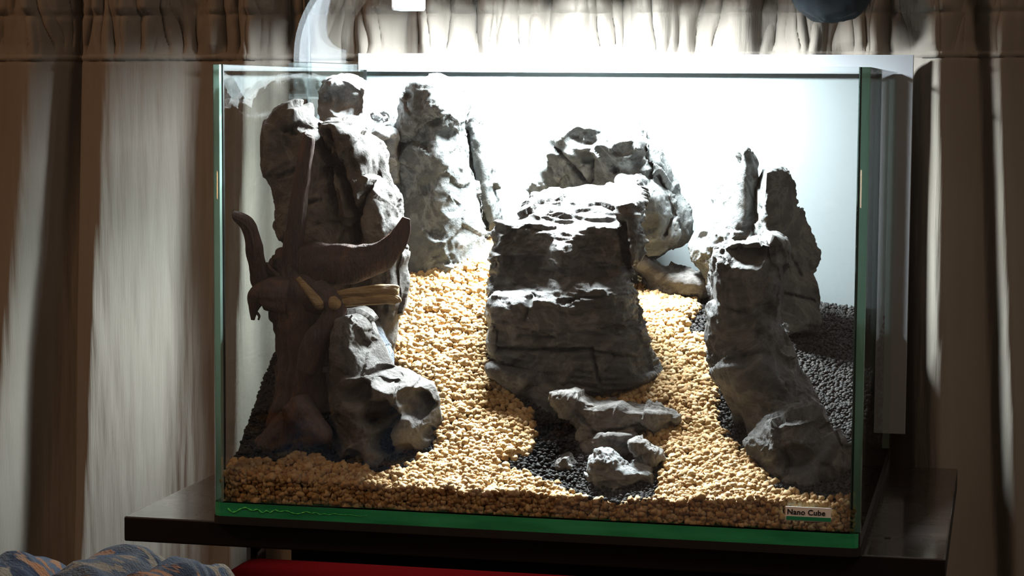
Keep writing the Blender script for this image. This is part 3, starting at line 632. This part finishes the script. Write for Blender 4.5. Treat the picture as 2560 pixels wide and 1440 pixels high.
# ------------------------------------------------------------------ driftwood
def wood_mat(name, dark, mid, light, sc=(1, 1, 1)):
    m, nt, b, o = nodes(name); n1 = noise(nt, 60, 6, .65, objvec(nt, sc), 1.2)
    nt.links.new(ramp(nt, n1.outputs[0], [(.3, dark), (.55, mid), (.78, light)]), b.inputs['Base Color']); b.inputs['Roughness'].default_value = .75
    n2 = noise(nt, 250, 5, .6, objvec(nt, sc)); bump(nt, n2.outputs[0], b, .9, .003); return m
M_wood = wood_mat('dark_driftwood', (.015, .007, .0045), (.048, .021, .013), (.12, .058, .033), (1.4, 1.4, .35))
M_woodp = wood_mat('pale_stripped_wood', (.20, .13, .06), (.40, .29, .15), (.55, .43, .25), (.4, 1.4, 2))
dw_root = P(740, 1120, .05); dw = tag(empty('driftwood', tuple(dw_root)), 'dark brown driftwood root with upward branches beside the left glass', 'driftwood')
def limb(name, pts, mat=None, seed=0, flat=1.0, amp=.17, parent=None, seg=36, sub_=12):
    A = np.array(pts, float); n = len(A); t = np.linspace(0, n - 1, (n - 1) * sub_ + 1)
    # Catmull-Rom through the marked points
    def cr(c):
        q = np.concatenate([[2 * c[0] - c[1]], c, [2 * c[-1] - c[-2]]]); i = np.clip(t.astype(int), 0, n - 2); f = t - i
        p0, p1, p2, p3 = q[i], q[i + 1], q[i + 2], q[i + 3]
        return .5 * (2 * p1 + (p2 - p0) * f + (2 * p0 - 5 * p1 + 4 * p2 - p3) * f ** 2 + (3 * p1 - p0 - 3 * p2 + p3) * f ** 3)
    px, py, yy, rp = (cr(A[:, k]) for k in range(4))
    pts3 = np.array([P(a, b, c) for a, b, c in zip(px, py, yy)]); rad = np.maximum(rp, 2) / 4050.
    o = tube(name, pts3, rad, mat or M_wood, None, seg)
    me = o.data; N = len(me.vertices); co = np.empty(N * 3, np.float32); me.vertices.foreach_get('co', co); co = co.reshape(-1, 3).astype(float)
    c = np.repeat(pts3, seg, 0); d = co - c; r = np.repeat(rad, seg)
    T_ = np.gradient(pts3, axis=0); T_ /= np.linalg.norm(T_, axis=1)[:, None]; th = np.tile(np.arange(seg) / seg * 2 * math.pi, len(pts3)); s = np.repeat(np.cumsum(np.r_[0, np.linalg.norm(np.diff(pts3, axis=0), axis=1)]), seg)
    g = ridged(np.stack([np.cos(th) * 1.9 + seed, np.sin(th) * 1.9, s * 16], 1), 4)
    g2 = fbm(co * 60 + seed, 2)
    d = d * (1 + amp * g + amp * 1.1 * g2)[:, None]; d[:, 1] *= flat
    co = c + d; co[:, 0] = np.maximum(co[:, 0], -W2 + T + .001); co[:, 1] = np.maximum(co[:, 1], T + .001)
    me.vertices.foreach_set('co', co.astype(np.float32).ravel()); me.update(); return child(o, parent or dw)
tk = limb('trunk', [(705, 640, .064, 26), (715, 690, .060, 55), (742, 745, .056, 72), (762, 800, .054, 72), (765, 870, .054, 60), (757, 950, .053, 56), (748, 1040, .053, 60), (740, 1110, .052, 74), (738, 1165, .052, 80)], seed=1, flat=.6, amp=.22, seg=64)
limb('branch', [(690, 735, .055, 30), (656, 700, .054, 25), (640, 650, .046, 19), (633, 605, .038, 18), (622, 568, .034, 18), (603, 548, .030, 14), (572, 534, .024, 9)], seed=2)
limb('branch', [(722, 690, .058, 32), (733, 620, .056, 25), (741, 555, .054, 22), (750, 480, .052, 20), (760, 410, .050, 18), (770, 348, .050, 16), (773, 336, .050, 8)], seed=3, amp=.08)
limb('branch', [(700, 665, .060, 44), (770, 668, .056, 52), (850, 660, .052, 44), (925, 652, .050, 36), (975, 622, .048, 27), (1003, 585, .047, 20), (1016, 545, .047, 9)], seed=4, flat=.55)
limb('branch', [(720, 745, .050, 40), (672, 738, .047, 34), (645, 742, .046, 24), (635, 770, .046, 12), (632, 800, .046, 4)], seed=5)
limb('branch', [(790, 740, .045, 40), (835, 770, .040, 26), (820, 815, .040, 28), (785, 860, .040, 26), (765, 930, .040, 20)], seed=6)
limb('branch', [(745, 1020, .045, 40), (775, 1065, .036, 34), (800, 1090, .032, 28), (806, 1110, .032, 12)], seed=7)
limb('branch', [(735, 1060, .050, 44), (690, 1105, .045, 40), (640, 1150, .040, 24)], seed=8)
pb_ = limb('stripped_branch', [(770, 746, .048, 7), (850, 739, .045, 11), (930, 730, .043, 15), (985, 727, .043, 13), (996, 728, .043, 8)], M_woodp, 9, amp=.22)
limb('stripped_branch', [(820, 760, .042, 8), (900, 752, .041, 10), (960, 746, .041, 12), (990, 750, .041, 10), (994, 758, .041, 6)], M_woodp, 10, amp=.22)
limb('stripped_branch', [(745, 695, .036, 5), (766, 720, .035, 8), (786, 745, .034, 10), (800, 762, .034, 11), (808, 770, .034, 4)], M_woodp, 11, amp=.22)
limb('stripped_branch', [(832, 768, .034, 10), (838, 756, .033, 15), (846, 748, .034, 9)], M_woodp, 12, amp=.15)
limb('twig', [(666, 656, .048, 2), (676, 672, .048, 4), (695, 690, .050, 5)], seed=13)
limb('twig', [(640, 780, .046, 4), (648, 790, .045, 3), (646, 800, .045, 2)], seed=14)

# ------------------------------------------------------------------ things at the edges of the picture
def soft(name, c, r, mat, nse=.08, freq=8, p=2.6, nu=64, nv=36, seed=0):
    V = []
    for i in range(nv + 1):
        ph = math.pi * i / nv - math.pi / 2
        for k in range(nu):
            th = 2 * math.pi * k / nu
            f = lambda s: math.copysign(abs(s) ** (2 / p), s)
            V.append((f(math.cos(ph)) * f(math.cos(th)), f(math.cos(ph)) * f(math.sin(th)), f(math.sin(ph))))
    V = np.array(V); d = 1 + nse * fbm(V * freq * .3 + seed, 3); V = V * d[:, None] * np.array(r) + np.array(c)
    F = np.array([(i * nu + k, i * nu + (k + 1) % nu, (i + 1) * nu + (k + 1) % nu, (i + 1) * nu + k) for i in range(nv) for k in range(nu)])
    return V, F
# red stool seat under the table edge
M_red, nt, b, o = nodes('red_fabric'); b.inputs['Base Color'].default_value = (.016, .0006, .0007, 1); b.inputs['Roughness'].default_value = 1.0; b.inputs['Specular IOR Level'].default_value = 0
n = noise(nt, 900, 2, .5, objvec(nt)); bump(nt, n.outputs[0], b, .2, .001)
ra, rb = P(598, 1420, -.03), P(1900, 1450, -.03); zt = P(900, 1400, -.03)[2]
stool = tag(empty('stool', ((ra[0] + rb[0]) / 2 + .04, -.085, 0)), 'red upholstered stool pushed against the table front', 'stool')
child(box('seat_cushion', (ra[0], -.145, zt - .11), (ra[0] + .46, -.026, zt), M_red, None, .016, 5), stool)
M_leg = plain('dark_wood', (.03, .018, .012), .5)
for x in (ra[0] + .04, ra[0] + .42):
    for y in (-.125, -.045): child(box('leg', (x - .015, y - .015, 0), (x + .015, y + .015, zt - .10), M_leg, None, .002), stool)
# patterned blanket heaped on a bench arm
M_bl, nt, b, o = nodes('floral_blanket'); v = objvec(nt)
n1 = noise(nt, 26, 3, .55, v, 1.2); n2 = noise(nt, 34, 3, .5, objvec(nt, (1, 1.3, .9)), 1.6)
c1 = ramp(nt, n1.outputs[0], [(.36, (.004, .005, .012)), (.47, (.014, .019, .033)), (.55, (.045, .050, .058)), (.66, (.020, .031, .055))])
fl = ramp(nt, n2.outputs[0], [(.52, (0, 0, 0)), (.56, (1, 1, 1))]); n3 = noise(nt, 18, 2, .5, v); c2 = ramp(nt, n3.outputs[0], [(.4, (.13, .055, .024)), (.6, (.10, .08, .06))])
mx = nt.nodes.new('ShaderNodeMix'); mx.data_type = 'RGBA'; nt.links.new(fl, mx.inputs[0]); nt.links.new(c1, mx.inputs[6]); nt.links.new(c2, mx.inputs[7])
nt.links.new(mx.outputs[2], b.inputs['Base Color']); b.inputs['Roughness'].default_value = 1; b.inputs['Specular IOR Level'].default_value = .1
n4 = noise(nt, 600, 3, .6, v); bump(nt, n4.outputs[0], b, .5, .003)
yb_ = -.30
pk = P(265, 1364, yb_); lf = P(0, 1398, yb_); zf = P(265, 1500, yb_)[2]
x_r = P(560, 1440, yb_)[0]; x_l = P(-80, 1440, yb_)[0]
gx_ = np.linspace(x_l - .12, x_r + .02, 150); gy_ = np.linspace(-.48, -.16, 70); BX, BY = np.meshgrid(gx_, gy_)
bz0 = P(265, 1462, -.16)[2]
def hump(px, py, y, wpx, wy):
    c = P(px, py, y); base = bz0; ww = wpx / 5471. * 1.0
    return np.maximum(0, (c[2] - base)) * np.exp(-np.abs((BX - c[0]) / (ww)) ** 2.6 - np.abs((BY - y) / wy) ** 2.6)
BH = np.maximum.reduce([hump(250, 1402, -.30, 190, .09), hump(0, 1425, -.26, 110, .08), hump(400, 1422, -.31, 130, .08), hump(500, 1445, -.28, 60, .07)])
q = np.stack([BX.ravel() * 16, BY.ravel() * 16, BX.ravel() * 0], 1); BH = BH + (.004 * fbm(q, 3) + .003 * ridged(q * 1.5, 2)).reshape(BX.shape)
V = np.stack([BX, BY, bz0 + BH], -1).reshape(-1, 3); idx = np.arange(BX.size).reshape(BX.shape); F = np.stack([idx[:-1, :-1], idx[:-1, 1:], idx[1:, 1:], idx[1:, :-1]], -1).reshape(-1, 4)
bl = mesh_np('blanket', V, F, M_bl); s = bl.modifiers.new('thickness', 'SOLIDIFY'); s.thickness = .006; s.offset = -1
tag(bl, 'fleecy blue blanket with orange and cream flowers, heaped in the lower corner', 'blanket')
bn = tag(empty('bench', ((gx_[0] + gx_[-1]) / 2, -.32, 0)), 'dark bench carrying the flowered blanket', 'bench')
child(box('bench_seat', (gx_[0], -.48, bz0 - .05), (gx_[-1], -.16, bz0 - .013), M_leg, None, .003), bn)
for x in (gx_[0] + .03, gx_[-1] - .03):
    for y in (-.45, -.19): child(box('leg', (x - .015, y - .015, 0), (x + .015, y + .015, bz0 - .05), M_leg, None, .002), bn)
# dark teal cloth cap hanging into the top of the picture
M_teal, nt, b, o = nodes('dark_teal_wool'); n = noise(nt, 40, 3, .5, objvec(nt))
nt.links.new(ramp(nt, n.outputs[0], [(.35, (.003, .005, .009)), (.7, (.005, .016, .021))]), b.inputs['Base Color']); b.inputs['Roughness'].default_value = .95
cx, cz = P(2078, -30, .315), P(2078, 56, .315)
V, F = soft('cap', (cx[0], .315, cz[2] + .034), (.031, .022, .034), M_teal, .06, 8, 2.3, seed=4)
cp = mesh_np('cap', V, F, M_teal); tag(cp, 'dark teal wool cap hanging in front of the curtain heading', 'cap')
cr = tube('hanging_loop', [(cx[0], .315, cz[2] + .064), (cx[0], .320, cz[2] + .09), (cx[0], .332, cz[2] + .12), (cx[0], .345, cz[2] + .15)], .0015, M_teal, cp)
